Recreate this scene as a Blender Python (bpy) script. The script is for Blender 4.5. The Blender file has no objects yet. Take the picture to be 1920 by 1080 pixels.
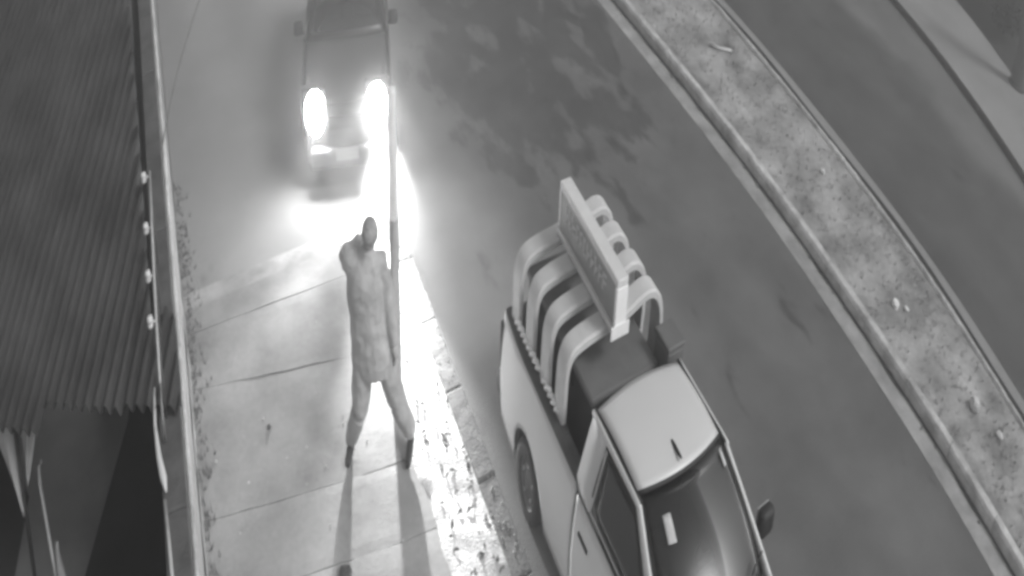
import bpy, bmesh, math, random
from mathutils import Vector, Matrix
R = math.radians
random.seed(7)
sc = bpy.context.scene
C = sc.collection

# ------------------------------------------------------------------ camera
# Street frame: x across the street (boundary wall at x=-0.25, kerb at x=3.4), y along it, z up.
# The recorder squeezes the picture sideways, so the lens is a cylindrical one with its own
# horizontal and vertical ranges (f = 1322.8 px per radian across, 2.023 times that downwards, of 1920 x 1080).
CAM_F, CAM_A, CAM_PITCH, CAM_ROLL, CAM_H, CAM_AZ = 1322.76, 2.023, R(31.746), R(3.5315), 5.898, R(29.874)
cd = bpy.data.cameras.new('camera')
cam = bpy.data.objects.new('camera', cd)
C.objects.link(cam)
_cp, _sp, _cr, _sr = math.cos(CAM_PITCH), math.sin(CAM_PITCH), math.cos(CAM_ROLL), math.sin(CAM_ROLL)
_fw, _u0, _r0 = Vector((0, _cp, -_sp)), Vector((0, _sp, _cp)), Vector((1, 0, 0))
_rt, _up = _cr*_r0 + _sr*_u0, -_sr*_r0 + _cr*_u0
_m = Matrix((_rt, _up, -_fw)).transposed().to_4x4()
cam.matrix_world = Matrix.Translation((0, 0, CAM_H)) @ Matrix.Rotation(-CAM_AZ, 4, 'Z') @ _m
cd.type = 'PANO'
cd.panorama_type = 'CENTRAL_CYLINDRICAL'
cd.central_cylindrical_range_u_min = -960/CAM_F
cd.central_cylindrical_range_u_max = 960/CAM_F
cd.central_cylindrical_range_v_min = -540/(CAM_F*CAM_A)
cd.central_cylindrical_range_v_max = 540/(CAM_F*CAM_A)
cd.central_cylindrical_radius = 1.0
cd.sensor_width = 36; cd.lens = 36*CAM_F/1920
cd.clip_start = 0.05; cd.clip_end = 500
sc.camera = cam

# ------------------------------------------------------------------ sky, moonlike sun, exposure
SUN_EL, SUN_AZ = R(42), R(142)
w = bpy.data.worlds.new('World'); sc.world = w; w.use_nodes = True
nt = w.node_tree; nt.nodes.clear()
sky = nt.nodes.new('ShaderNodeTexSky'); sky.sky_type = 'NISHITA'; sky.sun_disc = False
sky.sun_elevation = SUN_EL; sky.sun_rotation = SUN_AZ
bw = nt.nodes.new('ShaderNodeRGBToBW')                      # infrared night camera: no colour
bg = nt.nodes.new('ShaderNodeBackground'); bg.inputs['Strength'].default_value = 0.075
wo = nt.nodes.new('ShaderNodeOutputWorld')
nt.links.new(sky.outputs[0], bw.inputs[0]); nt.links.new(bw.outputs[0], bg.inputs['Color']); nt.links.new(bg.outputs[0], wo.inputs['Surface'])
sl = bpy.data.lights.new('sun', 'SUN'); sl.energy = 0.9; sl.angle = R(18); sl.color = (1, 1, 1)
so = bpy.data.objects.new('sun', sl); C.objects.link(so)
so.rotation_euler = Vector((-math.sin(SUN_AZ)*math.cos(SUN_EL), -math.cos(SUN_AZ)*math.cos(SUN_EL), -math.sin(SUN_EL))).to_track_quat('-Z', 'Y').to_euler()
vs = sc.view_settings
vs.view_transform = 'Standard'; vs.look = 'None'; vs.exposure = 1.42; vs.gamma = 1.0; vs.use_curve_mapping = False
sc.cycles.filter_width = 3.3                               # soft surveillance optics
sc.cycles.use_denoising = True
sc.cycles.max_bounces = 6

# ------------------------------------------------------------------ materials
def mat(name, v, rough=.8, var=.25, scale=6., bump=0., bscale=60., metal=0., spec=.4, fine=0., emit=0., extra=None):
    m = bpy.data.materials.new(name); m.use_nodes = True
    n, l = m.node_tree.nodes, m.node_tree.links
    b = n['Principled BSDF']
    b.inputs['Roughness'].default_value = rough; b.inputs['Metallic'].default_value = metal
    b.inputs['Specular IOR Level'].default_value = spec
    tc = n.new('ShaderNodeTexCoord')
    no = n.new('ShaderNodeTexNoise'); no.inputs['Scale'].default_value = scale; no.inputs['Detail'].default_value = 6
    no.inputs['Roughness'].default_value = .62
    l.new(tc.outputs['Object'], no.inputs['Vector'])
    mr = n.new('ShaderNodeMapRange'); mr.inputs[1].default_value = .3; mr.inputs[2].default_value = .7
    mr.inputs[3].default_value = v*(1-var); mr.inputs[4].default_value = v*(1+var)
    l.new(no.outputs['Fac'], mr.inputs[0])
    out = mr.outputs[0]
    if fine:
        f = n.new('ShaderNodeTexNoise'); f.inputs['Scale'].default_value = bscale; f.inputs['Detail'].default_value = 3
        l.new(tc.outputs['Object'], f.inputs['Vector'])
        fr = n.new('ShaderNodeMapRange'); fr.inputs[1].default_value = .3; fr.inputs[2].default_value = .7
        fr.inputs[3].default_value = 1-fine; fr.inputs[4].default_value = 1+fine
        l.new(f.outputs['Fac'], fr.inputs[0])
        mu = n.new('ShaderNodeMath'); mu.operation = 'MULTIPLY'
        l.new(out, mu.inputs[0]); l.new(fr.outputs[0], mu.inputs[1]); out = mu.outputs[0]
    if extra: out = extra(n, l, tc, out)
    l.new(out, b.inputs['Base Color'])
    if bump:
        bn = n.new('ShaderNodeTexNoise'); bn.inputs['Scale'].default_value = bscale; bn.inputs['Detail'].default_value = 5
        l.new(tc.outputs['Object'], bn.inputs['Vector'])
        bp = n.new('ShaderNodeBump'); bp.inputs['Strength'].default_value = bump; bp.inputs['Distance'].default_value = .02
        l.new(bn.outputs['Fac'], bp.inputs['Height']); l.new(bp.outputs[0], b.inputs['Normal'])
    if emit:
        b.inputs['Emission Color'].default_value = (1, 1, 1, 1); b.inputs['Emission Strength'].default_value = emit
    return m

def math_node(n, l, op, a, b, clamp=False):
    k = n.new('ShaderNodeMath'); k.operation = op; k.use_clamp = clamp
    for i, x in enumerate((a, b)):
        if isinstance(x, (int, float)): k.inputs[i].default_value = x
        else: l.new(x, k.inputs[i])
    return k.outputs[0]

def smooth(n, l, x, lo, hi, a=0., b=1.):
    k = n.new('ShaderNodeMapRange'); k.interpolation_type = 'SMOOTHSTEP'
    k.inputs[1].default_value = lo; k.inputs[2].default_value = hi; k.inputs[3].default_value = a; k.inputs[4].default_value = b
    l.new(x, k.inputs[0]); return k.outputs[0]

def road_shade_wear(n, l, tc, out):
    """dappled tree shadow painted in by the bend; dust swept towards the kerb, faint wheel tracks"""
    sx = n.new('ShaderNodeSeparateXYZ'); l.new(tc.outputs['Object'], sx.inputs[0])
    mp = n.new('ShaderNodeMapping'); mp.inputs['Scale'].default_value = (1.6, .75, 1.); l.new(tc.outputs['Object'], mp.inputs[0])
    st = n.new('ShaderNodeTexNoise'); st.inputs['Scale'].default_value = 1.0; st.inputs['Detail'].default_value = 4; st.inputs['Roughness'].default_value = .6
    l.new(mp.outputs[0], st.inputs['Vector'])
    dx = math_node(n, l, 'DIVIDE', math_node(n, l, 'SUBTRACT', sx.outputs[0], 7.2), 2.6)
    dy = math_node(n, l, 'DIVIDE', math_node(n, l, 'SUBTRACT', sx.outputs[1], 12.4), 3.4)
    d2 = math_node(n, l, 'ADD', math_node(n, l, 'MULTIPLY', dx, dx), math_node(n, l, 'MULTIPLY', dy, dy))
    dm = smooth(n, l, d2, .25, 1.3, .16, -.08)
    sm = smooth(n, l, math_node(n, l, 'ADD', st.outputs['Fac'], dm), .53, .63)
    out = math_node(n, l, 'MULTIPLY', out, math_node(n, l, 'SUBTRACT', 1.0, math_node(n, l, 'MULTIPLY', sm, .42)))  # darkens the asphalt in blotches as a tree's dappled shadow
    du = n.new('ShaderNodeTexNoise'); du.inputs['Scale'].default_value = .5; du.inputs['Detail'].default_value = 4; l.new(tc.outputs['Object'], du.inputs['Vector'])
    xx = math_node(n, l, 'ADD', sx.outputs[0], math_node(n, l, 'MULTIPLY', math_node(n, l, 'SUBTRACT', du.outputs['Fac'], .5), 3.))
    dust = smooth(n, l, xx, 3.2, 6.5, .16, 0.)
    far = smooth(n, l, xx, 17.0, 18.2, 0., .07)
    tr = n.new('ShaderNodeTexWave'); tr.bands_direction = 'X'; tr.inputs['Scale'].default_value = .17; tr.inputs['Distortion'].default_value = 1.5; tr.inputs['Detail'].default_value = 2
    l.new(tc.outputs['Object'], tr.inputs['Vector'])
    track = smooth(n, l, tr.outputs['Fac'], 0., 1., .93, 1.05)
    far_tone = smooth(n, l, sx.outputs[0], 11.5, 12.0, 1., .66)        # the second carriageway is toned darker
    out = math_node(n, l, 'MULTIPLY', out, far_tone)
    return math_node(n, l, 'MULTIPLY', math_node(n, l, 'ADD', math_node(n, l, 'ADD', out, dust), far), track)

M = {}
M['asphalt'] = mat('asphalt', .130, .85, .20, .8, .4, 60, fine=.22, extra=road_shade_wear)
M['concrete'] = mat('concrete', .30, .85, .16, 1.6, .25, 40, fine=.08)
M['slab'] = mat('slab_concrete', .285, .8, .38, .9, .12, 22, fine=.07)
M['gutter'] = mat('gutter_concrete', .33, .85, .35, 2., .3, 40, fine=.1)
M['kerb'] = mat('kerb_concrete', .50, .85, .4, 3., .5, 40, fine=.12)
M['kerb_dirty'] = mat('kerb_dirty', .21, .9, .35, 5., .4, 35, fine=.15)
M['verge'] = mat('verge_lime_sand', .78, .9, .25, 5., .8, 45, fine=.12)
M['soil'] = mat('median_soil', .31, .95, .55, 1.3, .6, 18, fine=.12)
M['dark_soil'] = mat('dark_soil', .03, .95, .4, 1.5, .4, 20)
M['far_walk'] = mat('far_walk', .27, .9, .15, .6, .2, 20)
M['plaster'] = mat('wall_plaster', .36, .85, .25, 3., .3, 40)
M['coping'] = mat('coping', .085, .85, .35, 5., .4, 40)
M['plinth'] = mat('wall_plinth', .30, .85, .35, 7., .5, 40)
M['sheet'] = mat('corrugated_sheet', .033, .75, .5, 2.0, .2, 60, fine=.1)
M['house_wall'] = mat('house_wall', .11, .9, .3, 2.)
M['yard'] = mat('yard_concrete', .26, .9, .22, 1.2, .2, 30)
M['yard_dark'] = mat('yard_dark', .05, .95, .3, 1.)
M['tarp'] = mat('tarp', .38, .7, .15, 3.)
M['pale_metal'] = mat('pale_metal', .40, .5, .15, 20.)
M['insul'] = mat('insulator', .55, .35, .05, 10.)
M['wire'] = mat('wire', .12, .6, .1, 20.)
M['paint'] = mat('truck_paint', .58, .38, .04, 1.2, spec=.5)
M['black'] = mat('black_plastic', .022, .6, .2, 12.)
M['rail'] = mat('rail_plastic', .075, .6, .3, 9.)
M['rubber'] = mat('rubber', .02, .85, .3, 20., .3, 60)
M['rim'] = mat('rim', .11, .5, .2, 14., spec=.6)
M['bolt'] = mat('bolt', .75, .25, .02, 10., metal=.6)
M['hoop'] = mat('hoop_paint', .56, .6, .10, 5.)
M['chest'] = mat('chest_paint', .035, .6, .25, 6.)
M['chest_lid'] = mat('chest_lid', .13, .6, .15, 5.)
M['sign_face'] = mat('sign_face', .29, .5, .12, 4.)
M['sign_frame'] = mat('sign_frame', .62, .5, .08, 5.)
M['sign_end_lit'] = mat('sign_end_lit', .82, .5, .03, 5.)  # paler than the frame: the light on the near end is painted in
M['letter'] = mat('letter', .52, .6, .15, 20.)
M['rope'] = mat('rope', .85, .8, .1, 30.)
M['sticker'] = mat('sticker', .48, .6, .1, 20.)
M['seat'] = mat('seat_cloth', .035, .9, .2, 10.)
M['dash'] = mat('dash', .015, .7, .2, 10.)
M['car_paint'] = mat('car_paint', .035, .3, .05, 2., spec=.5)
M['plate'] = mat('plate', .16, .5, .05, 10.)
M['lamp'] = mat('headlamp_lens', .8, .2, .01, 10., emit=60.)
M['lamp_off'] = mat('lamp_off', .35, .15, .02, 10.)
M['jacket'] = mat('jacket', .42, .9, .25, 3.2, .3, 50)
M['trousers'] = mat('trousers', .40, .9, .25, 5., .3, 50)
M['skin'] = mat('skin', .42, .6, .05, 10.)
M['hair'] = mat('hair', .30, .8, .3, 40., .5, 90)
M['shoe'] = mat('shoe', .045, .6, .2, 20.)
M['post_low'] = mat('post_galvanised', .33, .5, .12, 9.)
M['post_high'] = mat('post_glare', .92, .5, .04, 9.)  # upper half made white and translucent to imitate the headlight glare
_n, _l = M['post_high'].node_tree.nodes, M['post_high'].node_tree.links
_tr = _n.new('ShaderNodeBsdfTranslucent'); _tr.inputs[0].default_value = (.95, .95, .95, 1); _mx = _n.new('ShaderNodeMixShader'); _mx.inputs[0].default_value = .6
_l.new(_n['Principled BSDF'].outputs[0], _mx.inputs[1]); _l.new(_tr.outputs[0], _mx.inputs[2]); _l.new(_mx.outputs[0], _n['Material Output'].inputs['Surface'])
M['utility'] = mat('utility_pole', .13, .85, .15, 4.)
M['leaf_dark'] = mat('leaf_dark', .045, .9, .4, 3.)
M['weed'] = mat('weed', .13, .9, .4, 6.)
M['dead_leaf'] = mat('dead_leaf', .16, .9, .4, 9.)
M['pebble'] = mat('pebble', .46, .9, .35, 12.)
M['grass'] = mat('dry_grass', .27, .9, .35, 6.)
M['paper'] = mat('paper', .75, .9, .05, 12.)
M['stone'] = mat('stone', .55, .9, .15, 12., .4, 40)

def glass_mat(name, tint, refl):
    m = bpy.data.materials.new(name); m.use_nodes = True
    n, l = m.node_tree.nodes, m.node_tree.links; n.clear()
    o = n.new('ShaderNodeOutputMaterial'); mx = n.new('ShaderNodeMixShader')
    t = n.new('ShaderNodeBsdfTransparent'); t.inputs[0].default_value = (tint, tint, tint, 1)
    g = n.new('ShaderNodeBsdfGlossy'); g.inputs['Roughness'].default_value = .28; g.inputs['Color'].default_value = (.9, .9, .9, 1)
    f = n.new('ShaderNodeFresnel'); f.inputs[0].default_value = refl
    l.new(f.outputs[0], mx.inputs[0]); l.new(t.outputs[0], mx.inputs[1]); l.new(g.outputs[0], mx.inputs[2]); l.new(mx.outputs[0], o.inputs[0])
    return m
M['glass'] = glass_mat('vehicle_glass', .45, 1.5)

# ------------------------------------------------------------------ helpers
def tag(o, label=None, cat=None, group=None, kind=None):
    if label: o['label'] = label
    if cat: o['category'] = cat
    if group: o['group'] = group
    if kind: o['kind'] = kind
    return o

def empty(name, loc=(0, 0, 0), rz=0.):
    o = bpy.data.objects.new(name, None); C.objects.link(o)
    o.location = loc; o.rotation_euler = (0, 0, rz); o.empty_display_size = .2
    return o

def link(name, me, m=None, parent=None, smooth_=False):
    o = bpy.data.objects.new(name, me); C.objects.link(o)
    if m: me.materials.append(M[m])
    if parent: o.parent = parent
    if smooth_:
        for p in me.polygons: p.use_smooth = True
    return o

def pyd(name, v, f, m, parent=None, smooth_=False):
    me = bpy.data.meshes.new(name); me.from_pydata([tuple(a) for a in v], [], f); me.update()
    bm = bmesh.new(); bm.from_mesh(me); bmesh.ops.recalc_face_normals(bm, faces=bm.faces); bm.to_mesh(me); bm.free()
    return link(name, me, m, parent, smooth_)

def from_bm(name, bm, m, parent=None, smooth_=False):
    bmesh.ops.recalc_face_normals(bm, faces=bm.faces)
    me = bpy.data.meshes.new(name); bm.to_mesh(me); bm.free()
    return link(name, me, m, parent, smooth_)

def add_box(bm, lo, hi, bev=0.):
    r = bmesh.ops.create_cube(bm, size=1.)
    for v in r['verts']:
        v.co = Vector([lo[i] + (v.co[i]+.5)*(hi[i]-lo[i]) for i in range(3)])
    if bev:
        ed = {e for v in r['verts'] for e in v.link_edges}
        bmesh.ops.bevel(bm, geom=list(ed), offset=bev, segments=2, affect='EDGES', profile=.5)

def box(name, lo, hi, m, parent=None, bev=.01):
    bm = bmesh.new(); add_box(bm, lo, hi, bev); return from_bm(name, bm, m, parent)

def add_tube(bm, pts, rad, seg=8, caps=True):
    pts = [Vector(p) for p in pts]; rings = []
    rr = rad if isinstance(rad, (list, tuple)) else [rad]*len(pts)
    for i, p in enumerate(pts):
        d = (pts[min(i+1, len(pts)-1)] - pts[max(i-1, 0)]).normalized()
        a = d.orthogonal().normalized() if abs(d.z) > .9 else d.cross(Vector((0, 0, 1))).normalized()
        b = d.cross(a).normalized()
        rings.append([bm.verts.new(p + rr[i]*(math.cos(2*math.pi*k/seg)*a + math.sin(2*math.pi*k/seg)*b)) for k in range(seg)])
    for i in range(len(rings)-1):
        for k in range(seg):
            bm.faces.new((rings[i][k], rings[i][(k+1) % seg], rings[i+1][(k+1) % seg], rings[i+1][k]))
    if caps:
        bm.faces.new(rings[0]); bm.faces.new(rings[-1])

def tube(name, pts, rad, m, parent=None, seg=8):
    bm = bmesh.new(); add_tube(bm, pts, rad, seg); return from_bm(name, bm, m, parent, True)

def grid(name, fn, nu, nv, m, parent=None, thick=0., smooth_=True):
    """surface fn(u, v) -> (x, y, z), u and v in 0..1, given thickness inwards"""
    v = [fn(i/nu, j/nv) for i in range(nu+1) for j in range(nv+1)]
    f = [(i*(nv+1)+j, (i+1)*(nv+1)+j, (i+1)*(nv+1)+j+1, i*(nv+1)+j+1) for i in range(nu) for j in range(nv)]
    o = pyd(name, v, f, m, parent, smooth_)
    if thick:
        s = o.modifiers.new('thickness', 'SOLIDIFY'); s.thickness = thick; s.offset = 0
    return o

def lathe(bm, prof, seg, axis='y', c=(0, 0, 0)):
    """prof: list of (radius, along)"""
    rings = []
    for r, a in prof:
        ring = []
        for k in range(seg):
            t = 2*math.pi*k/seg
            p = (r*math.cos(t), a, r*math.sin(t)) if axis == 'y' else (r*math.cos(t), r*math.sin(t), a)
            ring.append(bm.verts.new(Vector(p)+Vector(c)))
        rings.append(ring)
    for i in range(len(rings)-1):
        for k in range(seg):
            bm.faces.new((rings[i][k], rings[i][(k+1) % seg], rings[i+1][(k+1) % seg], rings[i+1][k]))
    return rings

def lerp_table(t, x):
    if x <= t[0][0]: return t[0][1]
    for (a, b), (c, d) in zip(t, t[1:]):
        if x <= c: return b + (d-b)*(x-a)/(c-a)
    return t[-1][1]

def smoothed(t, x, h=.9):
    return sum(lerp_table(t, x+k*h/3) for k in (-3, -2, -1, 0, 1, 2, 3))/7

# ------------------------------------------------------------------ ground, roads
tag(pyd('ground', [(-70, -40, -.06), (140, -40, -.06), (140, 140, -.06), (-70, 140, -.06)], [(0, 1, 2, 3)], 'dark_soil'), kind='structure')
def sheet(name, x0, x1, y0, y1, z, m, nx=1, ny=1):
    v = [(x0+(x1-x0)*i/nx, y0+(y1-y0)*j/ny, z) for i in range(nx+1) for j in range(ny+1)]
    f = [(i*(ny+1)+j, (i+1)*(ny+1)+j, (i+1)*(ny+1)+j+1, i*(ny+1)+j+1) for i in range(nx) for j in range(ny)]
    return pyd(name, v, f, m)
tag(sheet('road', -.24, 20.0, -8, 48, 0., 'asphalt'), kind='structure')

# sidewalk: base slab with cast panels, ramping down to the road where the dropped kerb is
SW = .12
def prism(poly, z0, z1):
    n = len(poly)
    v = [(x, y, z0) for x, y in poly] + [(x, y, z1) for x, y in poly]
    f = [tuple(range(n))[::-1], tuple(range(n, 2*n))] + [(i, (i+1) % n, n+(i+1) % n, n+i) for i in range(n)]
    return v, f
sw = pyd('sidewalk', [(-.24, -6, 0.003), (3.14, -6, 0.003), (3.14, 10.25, 0.003), (-.24, 10.25, 0.003), (-.24, -6, SW-.014), (3.14, -6, SW-.014), (3.14, 9.3, SW-.014), (-.24, 9.3, SW-.014)],
         [(0, 1, 5, 4), (4, 5, 6, 7), (7, 6, 2, 3), (1, 2, 6, 5), (0, 4, 7, 3)], 'gutter')
tag(sw, kind='structure')
def joint_y(k, x):       # the three joints seen crossing the sidewalk and others beyond them
    a, b = [(2.0, -.1), (3.4, -.1), (4.9, -.1), (6.32, -.11), (7.10, -.125), (8.62, -.21), (9.45, -.06), (10.25, 0.)][k]
    return a + b*x
for k in range(7):
    xs = [-.235+i*(2.52+.235)/14 for i in range(15)]
    g = .005
    lo = [(x, joint_y(k, x)+g+random.uniform(-.006, .012)) for x in xs]
    hi = [(x, joint_y(k+1, x)-g-random.uniform(-.006, .012)) for x in xs]
    bm = bmesh.new(); cols = []
    ny = 8
    for i in range(15):
        col = []
        for j in range(ny+1):
            x = xs[i]; y = lo[i][1]+(hi[i][1]-lo[i][1])*j/ny
            z = SW + .007*math.sin(2.1*x+k)*math.sin(1.7*y) - (.003 if j in (0, ny) else 0)
            if y > 9.3: z = SW-.004 - (SW-.008)*min(1, (y-9.3)/.9)
            col.append(bm.verts.new((x, y, z)))
        cols.append(col)
    for i in range(14):
        for j in range(ny):
            bm.faces.new((cols[i][j], cols[i+1][j], cols[i+1][j+1], cols[i][j+1]))
    ed = [e for e in bm.edges if e.is_boundary]
    ex = bmesh.ops.extrude_edge_only(bm, edges=ed)
    for q in ex['geom']:
        if isinstance(q, bmesh.types.BMVert): q.co.z = max(q.co.z-.05, .004)
    from_bm('paving_slab', bm, 'slab', sw, False)

# verge of pale sand between the slabs and the kerb
def verge_fn(u, v):
    y = -4 + v*14.2; x0 = 2.46+.06*math.sin(2.3*y)+.035*math.sin(7.1*y+1)+.02*math.sin(17*y); x = x0 + u*(3.15-x0)
    z = SW + .012*min(1, u*5) - (.012 if u == 0 else 0) + (.010*math.sin(7*y+3*x)*math.sin(5.3*x+1.3*y) + .004*math.sin(23*y+11*x))*min(1, u*4)
    if y > 9.3: z = SW+.004 - (SW-.006)*min(1, (y-9.3)/.9)
    return (x, y, z)
tag(grid('verge', verge_fn, 10, 260, 'verge'), kind='structure')

def strip(name, fa, fb, za, zb, y0, y1, n, m, parent=None, nu=1, wob=0.):
    def fn(u, v):
        yy = y0+(y1-y0)*v; a, b = fa(yy), fb(yy)
        return (a+(b-a)*u, yy, za+(zb-za)*u + (wob*(math.sin(9*yy)+math.sin(23*yy+1))*.5 if 0 < u < 1 else 0))
    return grid(name, fn, nu, n, m, parent)
# kerb stones along the sidewalk
kerb = tag(empty('kerb', (3.28, 5, 0)), kind='structure')
random.seed(3)
y = -3.2
while y < 9.3:
    L = random.uniform(.85, 1.05); L = min(L, 9.35-y)
    bm = bmesh.new(); dz = random.uniform(-.008, .008); dx = random.uniform(-.008, .008)
    add_box(bm, (3.15+dx, y+.006, -.01), (3.405+dx, y+L-.006, SW+.012+dz), .022)
    bmesh.ops.subdivide_edges(bm, edges=[e for e in bm.edges if e.calc_length() > .3], cuts=8)
    for v in bm.verts:
        if v.co.z > .05: v.co += Vector((random.uniform(-.003, .003), 0, random.uniform(-.003, .003)))
    o = from_bm('kerb_stone', bm, 'kerb_dirty', kerb); o.matrix_parent_inverse = Matrix.Translation((-3.28, -5, 0))
    y += L
# dropped end stone slopes to the road
bm = bmesh.new(); add_box(bm, (3.15, 9.356, -.01), (3.405, 10.2, SW+.01), .015)
for v in bm.verts:
    if v.co.z > .05 and v.co.y > 9.8: v.co.z = .018
o = from_bm('kerb_stone', bm, 'kerb_dirty', kerb); o.matrix_parent_inverse = Matrix.Translation((-3.28, -5, 0))

tag(strip('kerb_grime', lambda y: 3.412, lambda y: 3.445+.012*math.sin(2.1*y)+.008*math.sin(9*y), .005, .005, -3, 9.4, 120, 'coping'), kind='structure')
# median strip: gutter, near kerb, soil, far kerb and gutter, all following the bend
OUT = [(-8, 7.0), (-3, 8.1), (0, 8.66), (1.95, 9.10), (2.8, 9.33), (3.6, 9.46), (4.5, 9.56), (5.5, 9.66), (6.8, 9.77), (7.8, 9.81), (9, 9.82), (10.4, 9.80), (11.6, 9.77), (13.2, 9.73), (20, 9.5), (32, 8.9), (48, 7.8)]
FAR = [(-8, 9.0), (-3, 10.2), (0, 10.95), (2.57, 11.56), (3.31, 11.77), (4.12, 11.99), (4.93, 12.16), (6.07, 12.32), (7.2, 12.43), (8.24, 12.49), (9.43, 12.55), (10.9, 12.58), (12.2, 12.58), (20, 12.4), (32, 11.8), (48, 10.7)]
def xo(y): return smoothed(OUT, y)
def xf(y): return smoothed(FAR, y)
tag(strip('gutter', lambda y: xo(y), lambda y: xo(y)+.40, .004, .004, -6, 40, 120, 'gutter'), kind='structure')
median = tag(empty('median', (10.3, 5, 0)), kind='structure')
def kerb_piece(fx, y0, y1, wd, h, parent, m, inv):
    bm = bmesh.new(); rings = []
    n = 6
    for k in range(n+1):
        yy = y0+.005+(y1-y0-.01)*k/n; x = fx(yy)
        pr = [(0, -.02), (0.0, h-.03), (.03, h), (wd-.02, h+.004), (wd, h-.02), (wd, -.02)]
        rings.append([bm.verts.new((x+a, yy, b+random.uniform(-.004, .004)*(b > .03))) for a, b in pr])
    for a, b in zip(rings, rings[1:]):
        for k in range(6): bm.faces.new((a[k], a[(k+1) % 6], b[(k+1) % 6], b[k]))
    bm.faces.new(rings[0]); bm.faces.new(rings[-1])
    o = from_bm('kerb_stone', bm, m, parent); o.matrix_parent_inverse = Matrix.Translation(inv)
y = 0.2
while y < 24:
    kerb_piece(lambda q: xo(q)+.385, y, y+1., .16, .14, median, 'kerb', (-10.3, -5, 0)); y += 1.
y = .6
while y < 24:
    kerb_piece(lambda q: xf(q)-.09, y, y+1., .10, .15, median, 'kerb', (-10.3, -5, 0)); y += 1.
def soil_z(x, y): return .115+.02*math.sin(1.9*x+.7*y)*math.sin(1.3*y) + .008*math.sin(7*x+3*y)*math.sin(6*y-2*x)
def soil_fn(u, v):
    yy = -5+v*35; a, b = xo(yy)+.53, xf(yy)-.08
    x = a+(b-a)*u
    return (x, yy, soil_z(x, yy) if 0 < u < 1 else .11)
soil = grid('soil', soil_fn, 24, 240, 'soil', median); soil.matrix_parent_inverse = Matrix.Translation((-10.3, -5, 0))
tag(strip('gutter_grime', lambda y: xo(y)+.325+.03*math.sin(1.7*y)*math.sin(5.3*y), lambda y: xo(y)+.379, .009, .009, -6, 40, 400, 'coping'), kind='structure')
tag(strip('far_gutter', lambda y: xf(y)+.012, lambda y: xf(y)+.62, .004, .004, -6, 40, 120, 'far_walk'), kind='structure')
tag(strip('far_gutter_dark_strip', lambda y: xf(y)+.02, lambda y: xf(y)+.40+.03*math.sin(1.3*y), .009, .009, -6, 40, 300, 'dark_soil'), kind='structure')  # dark strip along the back of the far kerb

# far side of the second carriageway
FK = [(-8, 12), (0, 15.9), (3, 17.3), (6.87, 18.85), (9.05, 19.5), (10.8, 19.82), (20, 20.6), (48, 20.6)]
FE = [(-8, 16), (0, 19.2), (4, 21.0), (8.02, 22.5), (9.3, 23.05), (10.8, 23.45), (20, 24.6), (48, 24.6)]
def fn(u, v):
    yy = -6+v*50; a, b = smoothed(FK, yy), smoothed(FE, yy)
    return (a+(b-a)*u, yy, .11)
tag(grid('far_sidewalk', fn, 2, 100, 'far_walk'), kind='structure')
def fn(u, v):
    yy = -6+v*50; a = smoothed(FK, yy)
    return (a-.004, yy, .11*u)
fk = tag(grid('far_kerb', fn, 1, 100, 'coping', None, .04), kind='structure')

# ------------------------------------------------------------------ boundary wall on the left
WX0, WX1, WTOP = -.42, -.25, 2.4
wall = tag(empty('boundary_wall', (-.33, 6, 0)), 'tall plastered boundary wall with dark coping running beside the sidewalk', 'wall')
def under(o, p):
    o.parent = p; o.matrix_parent_inverse = Matrix.Translation(-Vector(p.location)); return o
def wall_face(u, v):
    yy = -4+v*34; z = SW*0+u*(WTOP)
    return (WX1+.006*math.sin(3*yy)*math.sin(2*z)+random.uniform(-.002, .002), yy, z)
random.seed(11)
bm = bmesh.new(); add_box(bm, (WX0+.002, -4, 0), (WX1-.012, 30, WTOP-.005))
under(from_bm('core', bm, 'house_wall'), wall)
under(grid('street_face', wall_face, 8, 136, 'plaster'), wall)
y = -4.
while y < 30:
    bm = bmesh.new(); L = 1.2
    dz = random.uniform(-.008, .008)
    add_box(bm, (WX0-.012, y+.004, WTOP), (WX1+.012, y+L-.004, WTOP+.045+dz), .012)
    under(from_bm('coping_stone', bm, 'coping'), wall); y += L
def plinth(u, v):
    yy = -4+v*13.6; w_ = .03+.022*math.sin(2.3*yy)*math.sin(5.1*yy+.5)
    return (WX1+.004+w_*(1-u*.6), yy, SW-.02+u*.26)
under(grid('plinth', plinth, 3, 90, 'plinth'), wall)
# pale tube added as the headlight gleam along the coping's street edge
under(tube('lit_edge_strip', [(WX1+.035, y0/2., WTOP-.02+.006*math.sin(y0)) for y0 in range(4, 56)], .022, 'kerb', seg=6), wall)

# electric-fence rail with four white insulators on the wall
fr = tag(empty('fence_rail', (-.40, 5.3, WTOP+.045)), 'thin pale rail with four white insulators above the wall top', 'fence rail')
under(tube('rail', [(-.335, 6.48, 2.95), (-.345, 5.86, 2.95), (-.35, 5.31, 2.95), (-.352, 4.92, 2.93), (-.355, 4.70, 2.86)], .010, 'pale_metal'), fr)
under(tube('stay', [(-.355, 4.70, 2.86), (-.375, 4.80, 2.66), (-.385, 4.86, 2.46)], .009, 'pale_metal'), fr)
for yy in (6.44, 5.88, 5.42, 5.03):
    under(tube('bracket', [(-.36, yy, 2.44), (-.345, yy, 2.94)], .006, 'wire', seg=6), fr)
    bm = bmesh.new(); lathe(bm, [(.001, 0), (.022, .002), (.026, .018), (.018, .026), (.026, .034), (.022, .052), (.001, .055)], 10, 'z', (-.40, yy, 2.925))
    under(from_bm('insulator', bm, 'insul', None, True), fr)
    under(tube('arm', [(-.345, yy, 2.945), (-.40, yy, 2.95)], .006, 'pale_metal', seg=6), fr)
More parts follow.
